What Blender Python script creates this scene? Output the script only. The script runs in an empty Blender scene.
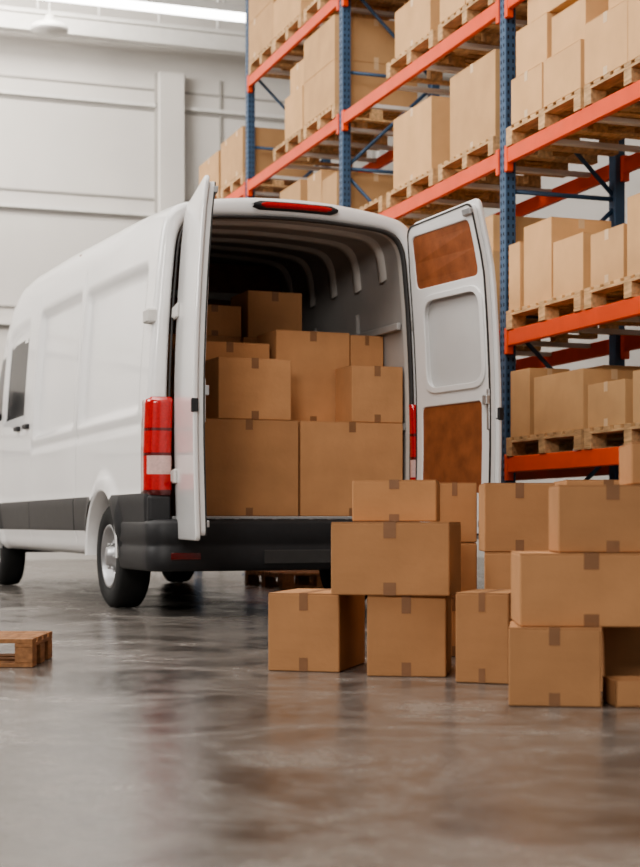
import bpy, bmesh, math, random
from mathutils import Vector, Matrix
random.seed(7)
S=bpy.context.scene
COL=S.collection
try:
    S.view_settings.view_transform='AgX'; S.view_settings.look='AgX - Medium High Contrast'
except Exception: pass
# ---------------------------------------------------------------- materials
def mat(name, col, rough=0.6, metal=0.0, noise=0.0, nscale=8.0, bump=0.0, bscale=60.0, coat=0.0, emis=None, estr=0.0, rnd=0.0, stretch=None, spec=None):
    m=bpy.data.materials.new(name); m.use_nodes=True
    nt=m.node_tree; b=nt.nodes['Principled BSDF']
    b.inputs['Base Color'].default_value=(*col,1); b.inputs['Roughness'].default_value=rough
    b.inputs['Metallic'].default_value=metal
    if coat: b.inputs['Coat Weight'].default_value=coat; b.inputs['Coat Roughness'].default_value=0.08
    if spec is not None: b.inputs['Specular IOR Level'].default_value=spec
    tc=nt.nodes.new('ShaderNodeTexCoord'); src=tc.outputs['Object']
    if stretch:
        mp=nt.nodes.new('ShaderNodeMapping'); mp.inputs['Scale'].default_value=stretch
        nt.links.new(src,mp.inputs['Vector']); src=mp.outputs['Vector']
    last=None
    if noise>0:
        n=nt.nodes.new('ShaderNodeTexNoise'); n.inputs['Scale'].default_value=nscale; n.inputs['Detail'].default_value=6
        nt.links.new(src,n.inputs['Vector'])
        r=nt.nodes.new('ShaderNodeMapRange'); r.inputs['From Min'].default_value=.3; r.inputs['From Max'].default_value=.7
        r.inputs['To Min'].default_value=1-noise; r.inputs['To Max'].default_value=1+noise
        nt.links.new(n.outputs['Fac'],r.inputs['Value'])
        mx=nt.nodes.new('ShaderNodeVectorMath'); mx.operation='SCALE'
        mx.inputs[0].default_value=col; nt.links.new(r.outputs['Result'],mx.inputs['Scale'])
        last=mx.outputs['Vector']
        nt.links.new(last,b.inputs['Base Color'])
    if rnd>0:
        oi=nt.nodes.new('ShaderNodeObjectInfo')
        r=nt.nodes.new('ShaderNodeMapRange'); r.inputs['To Min'].default_value=1-rnd; r.inputs['To Max'].default_value=1+rnd
        nt.links.new(oi.outputs['Random'],r.inputs['Value'])
        mx=nt.nodes.new('ShaderNodeVectorMath'); mx.operation='SCALE'
        if last: nt.links.new(last,mx.inputs[0])
        else: mx.inputs[0].default_value=col
        nt.links.new(r.outputs['Result'],mx.inputs['Scale']); nt.links.new(mx.outputs['Vector'],b.inputs['Base Color'])
    if bump>0:
        n=nt.nodes.new('ShaderNodeTexNoise'); n.inputs['Scale'].default_value=bscale; n.inputs['Detail'].default_value=4
        nt.links.new(src,n.inputs['Vector'])
        bp=nt.nodes.new('ShaderNodeBump'); bp.inputs['Strength'].default_value=bump; bp.inputs['Distance'].default_value=.01
        nt.links.new(n.outputs['Fac'],bp.inputs['Height']); nt.links.new(bp.outputs['Normal'],b.inputs['Normal'])
    if emis:
        b.inputs['Emission Color'].default_value=(*emis,1); b.inputs['Emission Strength'].default_value=estr
    return m
M={}
M['card']=mat('cardboard',(.49,.262,.13),.85,noise=.08,nscale=5,bump=.15,bscale=30,rnd=.10,spec=.25)
M['tape']=mat('box_tape',(.27,.135,.065),.5,noise=.06,nscale=20)
M['seam']=mat('box_seam',(.09,.045,.02),.9)
M['card2']=mat('cardboard_pale',(.59,.365,.19),.85,noise=.07,nscale=4,rnd=.14,spec=.25)
M['tape2']=mat('box_tape_pale',(.66,.48,.30),.5)
M['wood']=mat('pallet_wood',(.56,.36,.19),.8,noise=.3,nscale=6,stretch=(6,1,6),bump=.2,bscale=20,rnd=.15)
M['wood_d']=mat('pallet_wood_dark',(.36,.18,.085),.8,noise=.3,nscale=6,stretch=(6,1,6),bump=.2,bscale=20)
M['white']=mat('van_white_paint',(.80,.79,.78),.28,coat=.6,noise=.015,nscale=2)
M['vplast']=mat('van_black_plastic',(.022,.022,.024),.5,bump=.1,bscale=300,noise=.1,nscale=20)
M['vgrey']=mat('van_grey_moulding',(.05,.048,.047),.5,noise=.1,nscale=10)
M['vin']=mat('van_interior_grey',(.44,.425,.41),.5,noise=.06,nscale=4)
M['vinl']=mat('van_interior_rib',(.60,.58,.55),.5,noise=.04,nscale=4)
M['vpress']=mat('door_pressing',(.60,.59,.58),.4,noise=.03,nscale=4)
M['brown']=mat('van_brown_board',(.27,.09,.036),.5,noise=.22,nscale=10,bump=.1,bscale=40)
M['vfloor']=mat('van_floor_board',(.2,.13,.08),.7,noise=.15,nscale=10)
M['glass']=mat('dark_window_glass',(.012,.013,.015),.25,spec=.2,noise=.05)
M['rubber']=mat('tyre_rubber',(.018,.018,.018),.75,bump=.3,bscale=80,noise=.1)
M['rim']=mat('wheel_steel',(.45,.45,.46),.4,metal=.8,noise=.05)
M['red']=mat('lamp_red',(.48,.007,.006),.15,coat=1,noise=.15,nscale=60)
M['redd']=mat('lamp_dark_red',(.11,.004,.004),.2,coat=1,noise=.1,nscale=60)
M['lclear']=mat('lamp_clear',(.62,.42,.39),.15,coat=1,noise=.1,nscale=60)
M['steel']=mat('hinge_steel',(.5,.5,.5),.35,metal=.6,noise=.05)
M['orange']=mat('rack_orange_paint',(.76,.085,.018),.45,noise=.07,nscale=5)
M['blue']=mat('rack_blue_paint',(.05,.10,.18),.5,noise=.12,nscale=6)
M['hole']=mat('rack_hole',(.01,.012,.02),.9,noise=.05)
M['sky_panel']=mat('wall_panel_light',(.60,.575,.545),.8,noise=.07,nscale=.5)
M['trimd']=mat('wall_seam',(.33,.315,.295),.7,noise=.04,nscale=2)
M['ceil']=mat('ceiling_metal',(.38,.375,.37),.8,noise=.06,nscale=1)
M['steelw']=mat('beam_white',(.66,.645,.62),.6,noise=.04)
M['lamp']=mat('lamp_tube',(1,1,1),.5,noise=.01,emis=(1,.98,.94),estr=8)
def floor_mat():
    m=bpy.data.materials.new('polished_concrete'); m.use_nodes=True; nt=m.node_tree; b=nt.nodes['Principled BSDF']
    tc=nt.nodes.new('ShaderNodeTexCoord')
    n1=nt.nodes.new('ShaderNodeTexNoise'); n1.inputs['Scale'].default_value=1.3; n1.inputs['Detail'].default_value=10; n1.inputs['Roughness'].default_value=.7; n1.inputs['Distortion'].default_value=1.2
    n2=nt.nodes.new('ShaderNodeTexNoise'); n2.inputs['Scale'].default_value=9; n2.inputs['Detail'].default_value=10; n2.inputs['Roughness'].default_value=.7
    for n in (n1,n2): nt.links.new(tc.outputs['Object'],n.inputs['Vector'])
    mx=nt.nodes.new('ShaderNodeMath'); mx.operation='MULTIPLY_ADD'; mx.inputs[1].default_value=.4
    nt.links.new(n2.outputs['Fac'],mx.inputs[0]); nt.links.new(n1.outputs['Fac'],mx.inputs[2])
    cr=nt.nodes.new('ShaderNodeValToRGB')
    cr.color_ramp.elements[0].position=.54; cr.color_ramp.elements[0].color=(.085,.074,.066,1)
    cr.color_ramp.elements[1].position=.86; cr.color_ramp.elements[1].color=(.25,.228,.208,1)
    nt.links.new(mx.outputs[0],cr.inputs['Fac']); nt.links.new(cr.outputs['Color'],b.inputs['Base Color'])
    mr=nt.nodes.new('ShaderNodeMapRange'); mr.inputs['From Min'].default_value=.55; mr.inputs['From Max'].default_value=.86
    mr.inputs['To Min'].default_value=.13; mr.inputs['To Max'].default_value=.30
    nt.links.new(mx.outputs[0],mr.inputs['Value']); nt.links.new(mr.outputs['Result'],b.inputs['Roughness'])
    bp=nt.nodes.new('ShaderNodeBump'); bp.inputs['Strength'].default_value=.09; bp.inputs['Distance'].default_value=.02
    nt.links.new(n2.outputs['Fac'],bp.inputs['Height']); nt.links.new(bp.outputs['Normal'],b.inputs['Normal'])
    b.inputs['Specular IOR Level'].default_value=.55
    return m
M['floor']=floor_mat()

# ---------------------------------------------------------------- mesh helper
class MB:
    def __init__(s): s.bm=bmesh.new(); s.mats=[]
    def mi(s,k):
        if k not in s.mats: s.mats.append(k)
        return s.mats.index(k)
    def box(s,x0,x1,y0,y1,z0,z1,k,bev=0,M4=None,seg=1):
        r=bmesh.ops.create_cube(s.bm,size=1); vs=r['verts']
        for v in vs:
            v.co=Vector((x0+(v.co.x+.5)*(x1-x0), y0+(v.co.y+.5)*(y1-y0), z0+(v.co.z+.5)*(z1-z0)))
        fs={f for v in vs for f in v.link_faces}
        if bev:
            es=list({e for v in vs for e in v.link_edges})
            r=bmesh.ops.bevel(s.bm,geom=es,offset=bev,segments=seg,profile=.5,affect='EDGES')
            vs=[v for v in r['verts']]; fs=set(r['faces'])
            fs|={f for v in vs for f in v.link_faces}
            vs=list({v for f in fs for v in f.verts})
        i=s.mi(k)
        for f in fs: f.material_index=i
        if M4 is not None:
            for v in vs: v.co=M4@v.co
        return vs
    def grid(s,rows,k,close=False,smooth=True,matf=None):
        V=[[s.bm.verts.new(p) for p in r] for r in rows]; i=s.mi(k)
        out=[]
        n=len(rows[0])
        for a in range(len(V)-1):
            for b in range(n if close else n-1):
                c=(b+1)%n
                try: f=s.bm.faces.new((V[a][b],V[a][c],V[a+1][c],V[a+1][b]))
                except ValueError: continue
                f.material_index=i; f.smooth=smooth
                if matf:
                    kk=matf(f.calc_center_median())
                    if kk: f.material_index=s.mi(kk)
                out.append(f)
        return V,out
    def cyl(s,p0,p1,r,k,seg=16):
        p0=Vector(p0);p1=Vector(p1);d=(p1-p0);q=d.to_track_quat('Z','Y').to_matrix()
        rows=[[p+q@Vector((r*math.cos(2*math.pi*t/seg),r*math.sin(2*math.pi*t/seg),0)) for t in range(seg)] for p in (p0,p1)]
        V,_=s.grid(rows,k,close=True)
        for row in V:
            f=s.bm.faces.new(row); f.material_index=s.mi(k)
    def lathe(s,prof,axis_o,k,seg=40,matf=None):
        rows=[]
        for (xo,r) in prof:
            rows.append([Vector((axis_o[0]+xo,axis_o[1]+r*math.cos(2*math.pi*t/seg),axis_o[2]+r*math.sin(2*math.pi*t/seg))) for t in range(seg)])
        return s.grid(rows,k,close=True,matf=matf)
    def obj(s,name,parent=None,loc=(0,0,0),rz=0,fixn=True):
        if fixn: bmesh.ops.recalc_face_normals(s.bm,faces=s.bm.faces)
        me=bpy.data.meshes.new(name); s.bm.to_mesh(me); s.bm.free()
        for k in s.mats: me.materials.append(M[k])
        o=bpy.data.objects.new(name,me); COL.objects.link(o)
        o.location=loc; o.rotation_euler=(0,0,rz)
        if parent: o.parent=parent
        return o
def inst(o,name,loc,rz=0):
    n=bpy.data.objects.new(name,o.data); COL.objects.link(n); n.location=loc; n.rotation_euler=(0,0,rz); return n
def empty(name,loc=(0,0,0),rz=0):
    e=bpy.data.objects.new(name,None); COL.objects.link(e); e.location=loc; e.rotation_euler=(0,0,rz); return e
def roundpoly(pts,n=6):
    out=[]
    L=len(pts)
    for i,(x,y,r) in enumerate(pts):
        p=Vector((x,y)); a=Vector(pts[i-1][:2]); b=Vector(pts[(i+1)%L][:2])
        if r<=0: out.append((x,y)); continue
        da=(a-p).normalized(); db=(b-p).normalized()
        A=p+da*r; B=p+db*r
        for t in range(n+1):
            u=t/n; q=A*(1-u)**2+p*2*u*(1-u)+B*u*u
            out.append((q.x,q.y))
    return out
def rr(x0,x1,y0,y1,r): return roundpoly([(x0,y0,r),(x1,y0,r),(x1,y1,r),(x0,y1,r)])
def plate(outer,holes,t,bev=0.0):
    cu=bpy.data.curves.new('tmp','CURVE'); cu.dimensions='2D'; cu.fill_mode='BOTH'
    cu.extrude=max(t/2-bev,0.0001); cu.bevel_depth=bev; cu.bevel_resolution=2; cu.offset=-bev
    for loop in [outer]+holes:
        sp=cu.splines.new('POLY'); sp.points.add(len(loop)-1)
        for p,q in zip(sp.points,loop): p.co=(q[0],q[1],0,1)
        sp.use_cyclic_u=True
    ob=bpy.data.objects.new('tmp',cu); COL.objects.link(ob)
    bpy.context.view_layer.update()
    dg=bpy.context.evaluated_depsgraph_get()
    me=bpy.data.meshes.new_from_object(ob.evaluated_get(dg))
    vs=[(v.co.x,v.co.y,v.co.z+t/2) for v in me.vertices]; fs=[tuple(p.vertices) for p in me.polygons]
    bpy.data.objects.remove(ob); bpy.data.curves.remove(cu); bpy.data.meshes.remove(me)
    return vs,fs
def add_plate(mb,pl,k,fn):
    vs,fs=pl; V=[mb.bm.verts.new(fn(*v)) for v in vs]; i=mb.mi(k)
    for f in fs:
        try:
            g=mb.bm.faces.new([V[j] for j in f]); g.material_index=i
        except ValueError: pass

# ---------------------------------------------------------------- camera
YAW=math.radians(19.4); CH=.6; F=1550.0; HOR=524
cd=bpy.data.cameras.new('camera'); cam=bpy.data.objects.new('camera',cd); COL.objects.link(cam)
cam.location=(0,0,CH); cam.rotation_euler=(math.radians(90),0,-YAW)
cd.sensor_fit='HORIZONTAL'; cd.sensor_width=36; cd.lens=F*36/640; cd.shift_y=(HOR-433.5)/640
cd.dof.use_dof=True; cd.dof.focus_distance=8.0; cd.dof.aperture_fstop=4.0
cd.clip_end=200
S.camera=cam
def P(u,d,z=0):   # camera-frame lateral u and depth d, mostly worked out from image pixels
    return Vector((u*math.cos(YAW)+d*math.sin(YAW), -u*math.sin(YAW)+d*math.cos(YAW), z))

# ---------------------------------------------------------------- room
def slab(name,x0,x1,y0,y1,z0,z1,k):
    m=MB(); m.box(x0,x1,y0,y1,z0,z1,k); return m.obj(name)
slab('floor',-14,12,-8,26.3,-.2,0,'floor')
slab('wall_far',-14.2,12.2,26,26.3,0,9.8,'sky_panel')
slab('wall_right',12,12.3,-8,26.3,0,9.8,'sky_panel')
slab('wall_left',-14.3,-14,-8,26.3,0,9.8,'sky_panel')
slab('ceiling',-14.3,12.3,-8,26.3,9.8,10,'ceil')
t=MB()
for z,h in ((7.72,.06),(5.85,.06),(3.9,.06),(1.95,.06)):
    t.box(-14,12,25.90,26,z,z+h,'steelw'); t.box(-14,12,25.97,26,z-.05,z,'trimd')
    t.box(-14,12,25.97,26,z+.30,z+.33,'trimd')
t.obj('trim_1')
t=MB()
for x in (-5.6,-1.6,2.4,6.4,10.4):
    t.box(x-.22,x+.22,25.75,26,0,8.3,'sky_panel',bev=.01)
    t.box(x-.25,x-.22,25.9,26,0,8.3,'trimd'); t.box(x+.22,x+.25,25.9,26,0,8.3,'trimd')
    t.box(x+.9,x+.93,25.96,26,0,8.3,'trimd')
t.obj('trim_2')
t=MB()   # roof beams
for y in (25.0,18.5,12,5.5):
    t.box(-14,12,y-.10,y+.10,8.50,8.56,'steelw'); t.box(-14,12,y-.02,y+.02,8.56,8.78,'steelw'); t.box(-14,12,y-.10,y+.10,8.78,8.84,'steelw')
    for i in range(27):
        x=-14+i; 
        if x<11.9: t.cyl((x,y,8.82),(x,y,9.8),.03,'steelw',8)
t.obj('roof_beam')
def strip(x0,x1,y,z,name='ceiling_strip_lamp'):
    m=MB(); m.box(x0,x1,y-.16,y+.16,z+.03,z+.14,'steelw',bev=.01); m.box(x0+.04,x1-.04,y-.13,y+.13,z-.02,z+.04,'lamp',bev=.01)
    for x in (x0+.5,x1-.5): m.cyl((x,y,z+.1),(x,y,9.8),.012,'steelw',6)
    m.obj(name)
strip(3.2,6.75,22,8.08); strip(-2.5,1.5,22,8.08)
strip(-6,-2,15,8.3); strip(0,4,15,8.3); strip(-6,-2,8,8.3); strip(0,4,8,8.3)
m=MB(); m.lathe([(0,.02),(0,.28),(.05,.3),(.1,.25),(.16,.1),(.25,.06),(.25,.012),(1.5,.012),(1.5,0)],(0,0,0),'steelw',24)
o=m.obj('ceiling_high_bay_lamp'); o.rotation_euler=(0,math.radians(-90),0); o.location=(4.05,24.2,8.28)

# ---------------------------------------------------------------- lights
def area(name,loc,target,sx,sy,power,col=(1,1,1)):
    l=bpy.data.lights.new(name,'AREA'); l.shape='RECTANGLE'; l.size=sx; l.size_y=sy; l.energy=power; l.color=col
    o=bpy.data.objects.new(name,l); COL.objects.link(o); o.location=loc
    o.rotation_euler=(Vector(target)-Vector(loc)).to_track_quat('-Z','Y').to_euler(); return o
area('added_key_left',(-8,13,7.5),(2.5,12,1),8,4,900,(1,.97,.935))  # added area light standing in for soft window light from upper left
area('added_fill_far',(-3,21,8.2),(2,26,5),8,3,1150,(1,.955,.90))  # added area light to brighten the far wall, no opening above it
area('added_fill_main',(0,6,8.6),(3,9,0),6,4,480,(1,.96,.91))  # added overhead area light for general brightness, the ceiling has no skylight
area('added_fill_front',(-3.5,-2,5.0),(3,9,1.2),2.5,2,430,(1,.955,.90))  # added fill from behind the camera into the van's open rear
area('added_fill_rack',(2.5,12,8.8),(6,13,3),3,9,330,(1,.94,.87))  # added area light aimed at the rack goods
area('added_wall_glow',(3.2,23.2,8.9),(3.6,26,7.3),3,.6,170,(1,.95,.87))  # added unseen light that makes the warm glow high on the far wall
w=bpy.data.worlds.new('World'); S.world=w; w.use_nodes=True
bg=w.node_tree.nodes['Background']; bg.inputs['Color'].default_value=(1,.965,.93,1); bg.inputs['Strength'].default_value=.32

# ---------------------------------------------------------------- cardboard boxes
def box_mesh(mb,w,dp,h,O=Vector((0,0,0)),rz=0,pale=False,tape=True):
    c='card2' if pale else 'card'; tp='tape2' if pale else 'tape'
    R=Matrix.Translation(O)@Matrix.Rotation(rz,4,'Z')
    mb.box(0,w,0,dp,0,h-.004,c,bev=.004,M4=R)
    mb.box(.0015,w/2-.0015,.001,dp-.001,h-.004,h,c,M4=R)
    mb.box(w/2+.0015,w-.0015,.001,dp-.001,h-.004,h,c,M4=R)
    mb.box(w/2-.0015,w/2+.0015,.004,dp-.004,h-.004,h-.003,'seam',M4=R)
    if tape:
        tw=min(.05,w*.12)/2; L=min(.07,h*.22)
        mb.box(w/2-tw,w/2+tw,-.0012,dp+.0012,h,h+.001,tp,M4=R)
        for (ya,yb) in ((-.0014,.0006),(dp-.0006,dp+.0014)):
            mb.box(w/2-tw,w/2+tw,ya,yb,h-L,h+.001,tp,M4=R)
            mb.box(w/2-tw,w/2+tw,ya,yb,.001,L*.8,tp,M4=R)
def cbox(u,d,z,w,dp,h,deg,name='cardboard_box'):
    m=MB(); box_mesh(m,w,dp,h)
    return m.obj(name,loc=P(u,d,z),rz=-YAW+math.radians(deg))
G=.001
cbox(-.212,6.33,G,.30,.45,.318,-15)     # A
cbox(.185,6.10,G,.31,.40,.318,-8)       # B
cbox(.043,6.12,.320,.47,.38,.288,-12)   # C
cbox(.128,6.17,.610,.335,.33,.165,-7)   # D
cbox(.512,5.86,G,.205,.34,.340,-20)      # F
cbox(.62,5.10,G,.30,.36,.258,-8)        # G
cbox(1.0,5.46,G,.36,.34,.258,-2)
cbox(.660,5.12,.260,.47,.42,.243,-3)    # H
cbox(.790,5.14,.505,.36,.34,.225,-3)    # I
cbox(1.035,5.15,.732,.3,.3,.14,-3)
for z,h in ((G,.262),(.265,.25),(.517,.27)): cbox(.51,7.02,z,.20,.33,h,-2)
for z,h in ((G,.238),(.241,.238),(.481,.294)): cbox(.70,6.60,z,.30,.36,h,-6 if z<.3 else -2)
for z,h in ((G,.26),(.263,.26),(.525,.262)): cbox(1.04,6.55,z,.36,.36,h,0)
cbox(1.42,6.5,G,.36,.36,.3,5); cbox(1.3,5.9,G,.4,.3,.3,0)
m=MB(); wt,dt,ht=.26,.18,.085
m.box(0,wt,0,dt,0,.006,'card'); m.box(0,wt,0,.006,0,ht,'card'); m.box(0,wt,dt-.006,dt,0,ht,'card')
m.box(0,.006,0,dt,0,ht,'card'); m.box(wt-.006,wt,0,dt,0,ht,'card')
m.box(wt*.42,wt*.58,-.0015,0,0,ht,'tape')
m.obj('open_cardboard_tray',loc=P(.965,5.06,G),rz=-YAW+math.radians(3))

# ---------------------------------------------------------------- pallets
def pallet_mesh(mb,L=1.2,W=.9,k='wood',n=9,bw=.12,bd=.09):
    for i in range(3):
        y=i*(L-.1)/2
        for j in range(3):
            x=j*(W-bw)/2
            mb.box(x,x+bw,y,y+.10,.022,.10,k,bev=.003)
        mb.box(0,W,y,y+.1,0,.022,k,bev=.002)
    for j in range(3):
        x=j*(W-bw)/2; mb.box(x,x+bw,0,L,.10,.12,k,bev=.002)
    for i in range(n):
        y=i*(L-bd)/(n-1); mb.box(0,W,y,y+bd,.12,.142,k,bev=.002)
m=MB(); pallet_mesh(m); pal0=m.obj('wooden_pallet')
m=MB(); pallet_mesh(m,L=.48,W=.66,k='wood_d',n=4,bw=.075); pf=m.obj('wooden_pallet')
a=-YAW+math.radians(0)
pf.scale=(1,1,.84)
pf.rotation_euler=(0,0,a); pf.location=P(-1.20,6.47,.001)-Matrix.Rotation(a,3,'Z')@Vector((.66,0,0))
m=MB(); pallet_mesh(m,L=1.2,W=.8,k='wood_d'); pf2=m.obj('wooden_pallet',loc=P(-.35,14.3,.001),rz=0)

# ---------------------------------------------------------------- rack
RX=5.3; RD=.95
posts=[7.12,10.72,14.31,17.53,19.9]
LV=[1.05,2.01,3.40,4.57,5.79]
m=MB()
for pi,y in enumerate(posts):
    top=7.0 if pi<4 else 4.9
    for xx in (RX,RX+RD):
        m.box(xx-.045,xx+.045,y-.05,y+.05,.012,top,'blue',bev=.006)
        m.box(xx-.08,xx+.08,y-.08,y+.08,0,.012,'blue')
        if xx==RX:
            z=.1
            while z<top-.05:
                for yy in (-.022,.022): m.box(xx-.0462,xx-.0445,y+yy-.007,y+yy+.007,z,z+.028,'hole')
                for x2 in (-.02,.02): m.box(xx+x2-.006,xx+x2+.006,y-.0512,y-.0495,z,z+.028,'hole')
                z+=.06
    z=.3; s=0
    while z+1.0<top:
        p,q=(RX,RX+RD) if s%2==0 else (RX+RD,RX)
        m.cyl((p,y,z),(q,y,z+.9),.018,'blue',8); m.cyl((RX,y,z),(RX+RD,y,z),.018,'blue',8)
        z+=.95; s+=1
for b in range(4):
    y0,y1=posts[b]+.05,posts[b+1]-.05
    for li,z in enumerate(LV):
        if b==3 and li!=3 and li!=2: continue
        for xx in (RX-.028,RX+RD+.028):
            m.box(xx-.022,xx+.022,y0,y1,z-.06,z+.06,'orange',bev=.006)
            for ye in (y0,y1-.05): m.box(xx-.028,xx+.028,ye,ye+.05,z-.12,z+.08,'orange',bev=.004)
        for i in range(5):
            yy=y0+.4+i*(y1-y0-.8)/4; m.box(RX-.01,RX+RD+.01,yy-.03,yy+.03,z+.02,z+.055,'steelw')
m.obj('pallet_rack')
first=True
def stack(y0,z,rows,L=1.15,W=.92,x=RX-.06,pal=True):
    global first
    if pal:
        if first:
            pal0.location=(x,y0,z+.001); first=False; pal0.scale=(W/.9,L/1.2,1)
        else:
            o=inst(pal0,'wooden_pallet',(x,y0,z+.001)); o.scale=(W/.9,L/1.2,1)
    mb=MB(); zz=z+.1435
    for layer in rows:
        hm=0
        for (yo,yl,xo,xl,h) in layer:
            if random.random()<.5: box_mesh(mb,xl-.006,yl-.006,h,O=Vector((x+xo,y0+yo,zz)),pale=True)
            else: box_mesh(mb,yl-.006,xl-.006,h,O=Vector((x+xo+xl-.006,y0+yo,zz)),rz=math.pi/2,pale=True)
            hm=max(hm,h)
        zz+=hm+.001
    if rows: mb.obj('stacked_cardboard_boxes')
def full(h,L=1.15,ny=2,nx=1,W=.9):
    return [(i*L/ny,L/ny,j*W/nx,W/nx,h) for i in range(ny) for j in range(nx)]
T=[z+.061 for z in LV]
ys=[9.48,8.28,7.2]
stack(ys[0],T[0],[[(0,.74,.02,.50,.42),(0,.50,.54,.36,.40),(.62,.40,.54,.36,.52),(.80,.32,.02,.34,.50)]])
stack(ys[1],T[0],[[(.64,.50,.02,.40,.30),(.0,.55,.02,.42,.34),(.2,.7,.5,.4,.34)]])
stack(ys[2],T[0],[full(.4,1.0)],L=1.0)
stack(ys[0],T[1],[[(.0,.44,.02,.42,.40),(.50,.44,.04,.50,.60),(.96,.19,.02,.4,.50),(0,.42,.46,.42,.50)]])
stack(ys[1],T[1],[[(.66,.44,.02,.5,.36),(.0,.62,.02,.8,.52)]])
stack(ys[2],T[1],[full(.34,1.0,2,2)],L=1.0)
stack(ys[0],T[2],[[(0,.55,.0,.55,.34),(.57,.5,.0,.40,.34),(0,.55,.56,.34,.34),(.57,.5,.42,.48,.34)],[(0,.5,.04,.5,.30),(.55,.5,.03,.5,.36)],[(.1,.8,.05,.5,.22)]])
stack(ys[1],T[2],[full(.42,1.15,2,1),[(.3,.7,.1,.6,.38)]])
stack(ys[2],T[2],[full(.4,1.0)],L=1.0)
for i in range(3): stack(ys[i],T[3],[full(.4,1.0)],L=1.0)
ys=[10.86,12.02,13.18]
for i in range(3):
    stack(ys[i],T[0],[full(.34,1.05,2,2)],L=1.05); stack(ys[i],T[1],[full(.5,1.05,2,1),[(.1,.6,.05,.6,.3)]],L=1.05)
stack(ys[0],T[2],[[(0.02,.86,.03,.75,.68)]],L=1.05)
stack(ys[1],T[2],[[(0.10,.86,.03,.80,.64)]],L=1.05)
stack(ys[2],T[2],[],L=1.05)
stack(ys[0],T[3],[[(0,.5,.0,.8,.5),(.52,.5,.0,.8,.62)],[(.05,.6,.1,.6,.4)]],L=1.05)
stack(ys[1],T[3],[[(.1,.8,.02,.8,.42)]],L=1.05)
for i in range(3): stack(ys[i],T[4],[full(.45,1.05,2,1)],L=1.05)
ys=[14.45,15.5,16.45]
for i in range(3):
    stack(ys[i],T[1],[full(.5,.95,2,1)],L=.95)
stack(ys[0],T[2],[[(0.02,.44,.03,.85,.5),(.48,.44,.03,.85,.62)]],L=.95)
stack(ys[1],T[2],[[(0.1,.7,.03,.8,.66)]],L=.95)
stack(ys[0],T[3],[full(.44,.95,1,1),full(.44,.95,2,1)],L=.95)
stack(ys[1],T[3],[[(.0,.60,.02,.8,.46)],[(.0,.5,.05,.7,.3)]],L=.95)
stack(ys[0],T[4],[[(.1,.5,.02,.8,.4)]],L=.95)
stack(ys[1],T[4],[full(.4,.95,1,1)],L=.95); stack(ys[2],T[4],[full(.45,.95,2,1),full(.45,.95,2,1)],L=.95)
stack(17.65,T[3],[full(.55,.95,2,1)],L=.95); stack(18.7,T[3],[full(.5,.95,1,1)],L=.95)

# ---------------------------------------------------------------- VAN
van=empty('delivery_van',P(-1.107,9.956,0),math.radians(21.8)-YAW)
C=1.01; WR=.37; WYR=1.15; WYF=5.65
base=[(.93,.37),(.985,.42),(1.0,.55),(1.01,.8),(1.01,1.1),(.997,1.5),(.968,1.9),(.94,2.2),(.918,2.4),(.90,2.52),(.868,2.61),(.80,2.672),(.69,2.705),(.5,2.735),(.25,2.760),(0,2.768)]
def resample(pts,step):
    out=[]
    P0=[Vector(p) for p in pts]
    for i in range(len(P0)-1):
        a=P0[max(i-1,0)];b=P0[i];c=P0[i+1];d=P0[min(i+2,len(P0)-1)]
        n=max(1,int(round((c-b).length/step)))
        for t in range(n):
            u=t/n
            out.append(.5*((2*b)+(c-a)*u+(2*a-5*b+4*c-d)*u*u+(3*b-a-3*c+d)*u**3))
    out.append(P0[-1]); return out
HP=resample(base,.032)
def arcfrac(pts):
    L=[0]
    for a,b in zip(pts,pts[1:]): L.append(L[-1]+(b-a).length)
    return [l/L[-1] for l in L]
def match(pts,fr):
    f2=arcfrac(pts); out=[]
    j=0
    for f in fr:
        while j<len(f2)-2 and f2[j+1]<f: j+=1
        t=(f-f2[j])/max(1e-9,f2[j+1]-f2[j]); out.append(pts[j].lerp(pts[j+1],min(1,max(0,t))))
    return out
open_base=[(.868,.63),(.872,1.2),(.865,1.6),(.845,2.0),(.825,2.25),(.81,2.40),(.79,2.49),(.745,2.56),(.66,2.60),(.5,2.618),(.25,2.632),(0,2.638)]
OP=match(resample(open_base,.02),arcfrac(HP))
def lerp_tab(tab,x):
    if x<=tab[0][0]: return tab[0][1]
    for (a,b),(c,d) in zip(tab,tab[1:]):
        if x<=c:
            t=(x-a)/(c-a); return b+(d-b)*t
    return tab[-1][1]
HT=[(0,2.768),(.3,2.795),(1,2.84),(3,2.93),(4.4,2.97),(4.9,2.95),(5.2,2.86),(5.5,2.66),(6.35,1.62),(6.45,1.35),(6.9,1.15),(7.1,1.0),(7.2,.8)]
def ss(e0,e1,x):
    t=min(1,max(0,(x-e0)/(e1-e0))); return t*t*(3-2*t)
def rect_in(y,z,y0,y1,z0,z1,e=.026):
    return ss(y0-e,y0+e,y)*(1-ss(y1-e,y1+e,y))*ss(z0-e,z0+e,z)*(1-ss(z1-e,z1+e,z))
SEAMS=[2.08,3.82,5.22]
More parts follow.
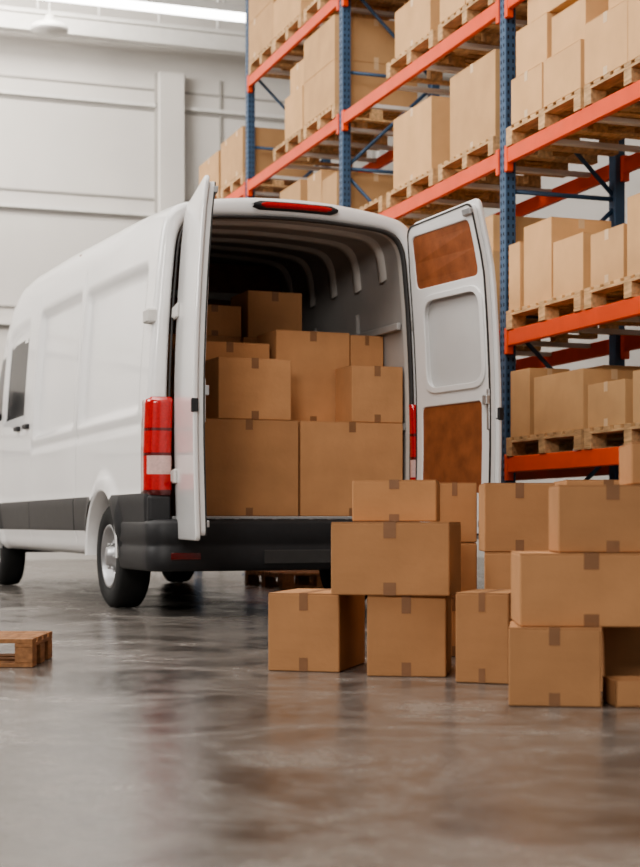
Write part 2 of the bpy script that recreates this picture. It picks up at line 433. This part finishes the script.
def section(y):
    H=lerp_tab(HT,y); p=1.5 if H>=2.5 else H*.6
    wn=1-(.16*((y-5.6)/1.6)**2 if y>5.6 else 0)
    half=[]
    for q in HP:
        hw,z=q.x,q.y
        z2=z if z<=p else p+(z-p)*(H-p)/(2.768-p)
        d=0
        if z<2.45:
            d-=.042*rect_in(y,z,.28,1.98,1.36,2.28)
            d-=.042*rect_in(y,z,2.2,3.7,1.36,2.30)
            d-=.02*rect_in(y,z,4.2,5.15,1.56,2.28,.02)
            d+=.014*rect_in(y,z,-.1,6.9,.54,.80,.012)
            for sy in SEAMS:
                if abs(y-sy)<.007 and .5<z<2.42: d-=.03
            if abs(z-1.26)<.018 and 0.2<y<3.8: d-=.016
            for wy in (WYR,WYF):
                r=math.hypot(y-wy,z-.40)
                if r<.60: d+=.03*(1-ss(.50,.58,r))
        half.append((hw*wn+d,z2))
    L=[Vector((C-h,y,z)) for h,z in half]; R=[Vector((C+h,y,z)) for h,z in reversed(half[:-1])]
    return L+R
ysamp=[.05+.035*i for i in range(int(7.15/.035)+1)]
for sy in SEAMS: ysamp+=[sy-.012,sy-.006,sy+.006,sy+.012]
ysamp=sorted(set(round(v,4) for v in ysamp if v<=7.2))
def shellmat(c):
    x,y,z=c; a=abs(x-C)
    if y<.70 and z<.80: return 'vplast'
    if a>.8 and .54<z<.80 and y<6.9: return 'vgrey'
    if y>6.5 and z<.62: return 'vplast'
    if a>.7 and 1.58<z<2.26 and 4.24<y<5.13: return 'glass'
    if a>.7 and 1.58<z<2.20 and 5.29<y<5.6+ (2.2-z)*.7: return 'glass'
    if y>5.48 and y<6.34 and a<.80 and z>lerp_tab(HT,y)-.16 : return 'glass'
    return None
m=MB()
V,fs=m.grid([section(y) for y in ysamp],'white',matf=shellmat)
RA=.46
for wy in (WYR,WYF):
    kill=[]
    for v in list(m.bm.verts):
        if abs(v.co.x-C)<.7: continue
        r=math.hypot(v.co.y-wy,v.co.z-.40)
        if r<RA: kill.append(v)
    bmesh.ops.delete(m.bm,geom=kill,context='VERTS')
    edge=[v for v in m.bm.verts if v.is_boundary and abs(v.co.x-C)>.7 and math.hypot(v.co.y-wy,v.co.z-.40)<RA+.06 and v.co.z>.375]
    for v in edge:
        dy,dz=v.co.y-wy,v.co.z-.40; r=math.hypot(dy,dz); v.co.y=wy+dy/r*(RA-.002); v.co.z=.40+dz/r*(RA-.002)
fr=section(ysamp[-1]); f=m.bm.faces.new([m.bm.verts.new(p+Vector((0,.02,0))) for p in fr]); f.material_index=m.mi('vplast')
s0=section(.05)
def shrink(p,k,y):
    cz=1.5; d=Vector((p.x-C,0,p.z-cz)); L=d.length
    return Vector((p.x-d.x/L*k, y, p.z-d.z/L*k))
def oploop(y,ex=0,topadd=0,botfix=True):
    half=[]
    for q in OP:
        k=(q.y-.63)/2.0
        half.append((q.x+ex*(1 if q.x>.3 else q.x/.3), q.y+(ex+topadd)*min(1,max(0,k))))
    return [Vector((C-h,y,z)) for h,z in half]+[Vector((C+h,y,z)) for h,z in reversed(half[:-1])]
loops=[s0,[shrink(p,.006,.025) for p in s0],[shrink(p,.02,.008) for p in s0],[shrink(p,.045,0) for p in s0],
       oploop(0,.03),oploop(.015,.01),oploop(.05),oploop(.12)]
def rfm(c):
    if c.z<.66 or (c.z<.81 and abs(c.x-C)>.80): return 'vplast'
    if c.y>.055: return 'vinl'
    return None
m.grid(loops,'white',matf=rfm)
m.grid([oploop(.012),oploop(-.006,.004),oploop(-.006,-.010),oploop(.03,-.014)],'vgrey')
for wy in (WYR,WYF):
    for side in (-1,1):
        rows=[]
        for (o,r) in ((1.035,RA+.004),(1.045,RA-.012),(1.03,RA-.03),(.90,RA-.035)):
            rows.append([Vector((C+side*o,wy+r*math.cos(a),.40+r*math.sin(a))) for a in [math.radians(-4+ i*188/36) for i in range(37)]])
        m.grid(rows,'white')
        rows=[[Vector((C+side*o,wy+r*math.cos(a),.40+r*math.sin(a))) for a in [math.radians(-4+i*188/24) for i in range(25)]] for (o,r) in ((1.0,RA-.02),(.64,RA-.02),(.64,.02))]
        m.grid(rows,'vplast')
body=m.obj('body_shell',parent=van)
m=MB()
BY=2.5
def insec(y,inset=0):
    return oploop(y,.014-inset,.055*y)
m.grid([insec(y) for y in (.12,.6,1.2,1.8,BY)],'vin')
for i in range(5):
    y=.36+i*.46
    def part(rw): return [p for p in rw if p.z>2.30]
    a=[part(insec(y,0)),part(insec(y+.015,.025)),part(insec(y+.085,.025)),part(insec(y+.10,0))]
    n=min(len(r) for r in a); a=[r[(len(r)-n)//2:(len(r)-n)//2+n] for r in a]
    m.grid(a,'vinl')
for yy in (.9,1.75):
    for sd in (-1,1):
        xa,xb=sorted((C+sd*.835,C+sd*.88)); m.box(xa,xb,yy,yy+.05,.66,2.15,'vin',bev=.008)
for zz in (1.25,1.95):
    hw=.885-(.035 if zz>1.5 else 0)
    m.box(C-hw,C-hw+.03,.15,BY,zz,zz+.05,'vin',bev=.005); m.box(C+hw-.03,C+hw,.15,BY,zz,zz+.05,'vin',bev=.005)
m.box(C-.87,C+.87,BY-.02,BY+.02,.64,2.74,'brown')
m.box(C-.883,C-.862,.25,BY,.65,1.22,'brown'); m.box(C+.862,C+.883,.25,BY,.65,1.22,'brown')
m.box(C-.84,C+.84,BY-.05,BY-.02,2.44,2.50,'vinl',bev=.005)
m.box(C-.86,C+.86,0.02,BY,.60,.648,'vfloor')
m.box(C-.85,C+.85,-.01,.05,.59,.652,'steel',bev=.005)
m.obj('cargo_interior',parent=van)
m=MB()
m.box(C-.55,C+.55,.15,6.6,.34,.58,'vplast',bev=.02)
m.box(C-.85,C+.85,1.75,5.05,.38,.50,'vplast'); m.box(C-.9,C+.9,.1,.62,.40,.6,'vplast')
m.cyl((C-.8,WYR,WR),(C+.8,WYR,WR),.06,'vplast'); m.cyl((C-.8,WYF,WR),(C+.8,WYF,WR),.05,'vplast')
m.cyl((C-.35,.35,.38),(C-.35,1.0,.38),.1,'vplast')
m.obj('chassis',parent=van)
m=MB()
path=[]
x0,x1,yb,rc=-.015,2*C+.015,-.12,.14
path+=[(x0,.68,-1,0),(x0,.4,-1,0),(x0,.1,-1,0)]
for i in range(9):
    a=math.pi+ i*(math.pi/2)/8; path.append((x0+rc+rc*math.cos(a),yb+rc+rc*math.sin(a),math.cos(a),math.sin(a)))
for i in range(1,8): path.append((x0+rc+(x1-x0-2*rc)*i/8,yb,0,-1))
for i in range(9):
    a=1.5*math.pi+ i*(math.pi/2)/8; path.append((x1-rc+rc*math.cos(a),yb+rc+rc*math.sin(a),math.cos(a),math.sin(a)))
path+=[(x1,.1,1,0),(x1,.4,1,0),(x1,.68,1,0)]
sec=[(-.12,.30),(-.03,.295),(-.008,.31),(-.002,.36),(0,.44),(-.008,.452),(-.008,.475),(0,.49),(0,.60),(-.012,.622),(-.04,.63),(-.13,.632)]
rows=[[Vector((px+nx*o,py+ny*o,z)) for (px,py,nx,ny) in path] for (o,z) in sec]
m.grid(rows,'vplast')
m.box(.10,1.92,-.10,.03,.56,.628,'vplast',bev=.005)
for sd in (-1,1):   # corner fillers under the lamps
    xa,xb=sorted((C+sd*.86,C+sd*1.012)); m.box(xa,xb,-.03,.12,.61,.785,'vplast',bev=.02,seg=3)
for i in range(10): m.box(.35+i*.13,.43+i*.13,-.09,-.02,.628,.634,'vgrey',bev=.002)
for xx in (.12,1.70): m.box(xx,xx+.2,yb-.008,yb+.01,.37,.415,'redd',bev=.004)
m.box(.75,1.27,yb-.012,yb+.01,.34,.43,'vgrey',bev=.004)
m.obj('rear_bumper',parent=van)
def hwz(z):
    return lerp_tab([(b,a) for a,b in base],z)
m=MB()
for side in (-1,1):
    rows=[]; zs=[.78,.785]+[.80+.02*i for i in range(31)]+[1.415,1.42]
    for z in zs:
        e=0 if .79<z<1.41 else .02
        hw=hwz(z)
        pr=[(hw-.01,.14),(hw+.012-e,.125),(hw+.014-e,.05),(hw+.006-e,.0),(hw-.02,-.025+e),(hw-.08,-.035+e),(hw-.14,-.035+e),(hw-.155,-.02+e),(hw-.155,.01)]
        rows.append([Vector((C+side*a,b,z)) for a,b in pr])
    def tm(c):
        if c.z<.82: return 'redd'
        if .90<c.z<.91: return 'redd'
        if .92<c.z<1.03 : return 'lclear' if c.y<.02 else None
        if 1.03<c.z<1.05: return 'redd'
        if 1.20<c.z<1.22: return 'redd'
        return None
    V,_=m.grid(rows,'red',matf=tm)
    for row in (V[0],V[-1]):
        f=m.bm.faces.new(row); f.material_index=m.mi('redd')
m.obj('tail_lights',parent=van)
m=MB()
n=14
def arch(x): return -.05*((x-C)/.5)**2*.25
rows=[]
for i in range(n):
    x=C-.30+.60*i/(n-1)
    zc=2.708+arch(x); e=.032 if 0<i<n-1 else .012
    rows.append([Vector((x,.02,zc-e)),Vector((x,-.03,zc-e*.8)),Vector((x,-.04,zc)),Vector((x,-.03,zc+e*.8)),Vector((x,.02,zc+e))])
m.grid(rows,'vplast')
rows=[]
for i in range(n):
    x=C-.25+.50*i/(n-1); zc=2.708+arch(x); e=.02 if 0<i<n-1 else .008
    rows.append([Vector((x,-.03,zc-e)),Vector((x,-.048,zc-e*.7)),Vector((x,-.052,zc)),Vector((x,-.048,zc+e*.7)),Vector((x,-.03,zc+e))])
m.grid(rows,'red')
m.obj('high_brake_light',parent=van)
def door(side):
    m=MB(); W=.93; z0,z1=.50,2.665
    A=math.radians(99.5 if side<0 else 97)
    hx=C+side*(.825 if side<0 else .925); hy=-.02
    sx,sy=(-side*math.cos(A), -math.sin(A))
    tx,ty=(-side*math.sin(A), math.cos(A))
    LF=.42 if side<0 else .60
    def fn(s,z,t):
        bow=-.02*math.sin(math.pi*min(1,max(0,(z-z0)/(z1-z0))))
        lean=LF*max(0,1.01-hwz(min(z,2.5)))+max(0,z-2.5)*.10
        if side>0: lean+=.05*ss(2.15,2.665,z)*min(1,max(0,s/W))
        if z<.8: lean=0
        return Vector((hx+s*sx+(t+bow)*tx - side*lean, hy+s*sy+(t+bow)*ty, z))
    out=roundpoly([(0,z0,.03),(W,z0,.04),(W,z1,.06),(.03,z1-.02,.10),(.0,2.3,.1)])
    def dens(loop):
        o=[]
        for i,p in enumerate(loop):
            q=loop[(i+1)%len(loop)]; n=max(1,int(math.hypot(q[0]-p[0],q[1]-p[1])/.12))
            for k in range(n): o.append((p[0]+(q[0]-p[0])*k/n,p[1]+(q[1]-p[1])*k/n))
        return o
    add_plate(m,plate(dens(out),[],.03,.01),'white',lambda s,z,t: fn(s,z,t))
    o2=roundpoly([(.025,z0+.03,.03),(W-.03,z0+.03,.04),(W-.03,z1-.03,.06),(.055,z1-.05,.08),(.025,2.3,.1)])
    h1=rr(.10,.83,2.19,2.54,.05); h2=rr(.17,.84,1.50,2.11,.12); h3=rr(.10,.80,.80,1.39,.04)
    add_plate(m,plate(dens(o2),[dens(h1),dens(h2),dens(h3)],.04,.008),'white',lambda s,z,t: fn(s,z,t+.03))
    add_plate(m,plate(dens(h1),[],.012),'brown',lambda s,z,t: fn(s,z,t+.05))
    add_plate(m,plate(dens(h3),[],.012),'brown',lambda s,z,t: fn(s,z,t+.05))
    add_plate(m,plate(dens(rr(.145,.865,1.475,2.135,.14)),[dens(rr(.185,.825,1.515,2.095,.11))],.014,.005),'white',lambda s,z,t: fn(s,z,t+.068))
    add_plate(m,plate(dens(h2),[],.006),'vpress',lambda s,z,t: fn(s,z,t+.032))
    add_plate(m,plate(dens(o2),[dens(roundpoly([(.035,z0+.04,.03),(W-.04,z0+.04,.04),(W-.04,z1-.04,.06),(.065,z1-.06,.08),(.035,2.3,.1)]))],.010),'vgrey',lambda s,z,t: fn(s,z,t+.064))
    for (a,b,c,d,e,f,k) in ((.90,.938,1.26,1.34,-.01,.03,'vplast'),(.85,.90,1.36,1.42,.07,.10,'steel'),(.87,.90,1.20,1.46,.07,.08,'steel'),(.80,.9,2.56,2.6,.06,.09,'steel'),(.80,.9,.58,.62,.06,.09,'steel')):
        vs=m.box(a,b,c,d,e,f,k,bev=.004)
        for v in vs: v.co=fn(v.co.x,v.co.y,v.co.z)
    for zz in (.86,1.92):
        vs=m.box(-.03,.14,zz,zz+.09,-.02,.0,'vinl',bev=.006)
        for v in vs: v.co=fn(v.co.x,v.co.y,v.co.z)
        vs=m.box(-.06,.02,zz+.01,zz+.08,-.03,.05,'vinl',bev=.006)
        for v in vs: v.co=fn(v.co.x,v.co.y,v.co.z)
    return m.obj('rear_door_panel',parent=van)
door(-1); door(1)
m=MB()
for yy in (3.92,4.32):
    m.box(-.025,.022,yy-.01,yy+.16,1.44,1.48,'vplast',bev=.008)
m.box(.0,.12,.01,.13,1.90,1.99,'vinl',bev=.01)
for side in (-1,1):
    m.box(C+side*1.13-.10,C+side*1.13+.10,5.35,5.46,1.55,1.90,'vplast',bev=.03,seg=3)
    m.box(min(C+side*.95,C+side*1.1),max(C+side*.95,C+side*1.1),5.38,5.43,1.6,1.66,'vplast')
for side in (-1,1): m.box(C+side*.68-.16,C+side*.68+.16,7.0,7.24,.66,.84,'lclear',bev=.03,seg=2)
m.box(C-.45,C+.45,7.15,7.25,.62,.80,'vgrey',bev=.02)
m.obj('body_details',parent=van)
def wheel(x,y,side):
    m=MB(); s=side
    w=.115
    prof=[(-w*.8,.20),(-w,.23),(-w,.33),(-w*.8,.362),(-w*.4,WR),(w*.4,WR),(w*.8,.362),(w,.33),(w,.245),(w*.85,.225)]
    m.lathe([(s*a,r) for a,r in prof],(0,0,0),'rubber',48)
    rim=[(w*.85,.228),(w*.95,.222),(w*.9,.205),(w*.35,.195),(w*.15,.17),(w*.25,.13),(w*.6,.115),(w*.75,.08),(w*.8,.07),(w*1.05,.065),(w*1.1,.0)]
    m.lathe([(s*a,r) for a,r in rim],(0,0,0),'rim',48)
    for i in range(12):
        a=2*math.pi*i/12
        m.cyl((s*w*.10,.158*math.cos(a),.158*math.sin(a)),(s*w*.34,.158*math.cos(a),.158*math.sin(a)),.019,'hole',10)
    for i in range(6):
        a=2*math.pi*i/6
        m.cyl((s*w*.7,.095*math.cos(a),.095*math.sin(a)),(s*w*.9,.095*math.cos(a),.095*math.sin(a)),.012,'steel',6)
    m.lathe([(-s*w*.8,.21),(-s*w*.3,.05),(-s*w*.3,.0)],(0,0,0),'vplast',32)
    o=m.obj('wheel',parent=van,loc=(x,y,WR+.001)); return o
for y in (WYR,WYF):
    wheel(.14,y,-1); wheel(2*C-.14,y,1)

VM=Matrix.Translation(van.location)@Matrix.Rotation(math.radians(21.8)-YAW,4,'Z')
def vbox(x0,x1,y,dp,z,h):
    m=MB(); box_mesh(m,x1-x0,dp,h)
    return m.obj('cardboard_box',loc=VM@Vector((x0,y,z)),rz=math.radians(21.8)-YAW)
vf=.653
vbox(.38,1.085,.12,.74,vf,.645); vbox(1.10,1.86,.12,.74,vf,.645)
z2=vf+.647
vbox(.52,1.035,.13,.31,z2,.41); vbox(1.045,1.60,.45,.40,z2,.65); vbox(1.48,1.865,.13,.30,z2,.39)
vbox(1.61,1.865,.46,.38,z2,.64); vbox(.42,1.0,.46,.38,z2,.55)
vbox(.30,.94,.90,.5,vf,.645); vbox(.96,1.75,.90,.5,vf,.645)
vbox(.30,.94,.90,.5,z2,.645); vbox(.96,1.75,.90,.5,z2,.645)
z3=z2+.647
vbox(1.0,1.42,.92,.4,z3,.34); vbox(.55,.95,.92,.4,z3,.22)
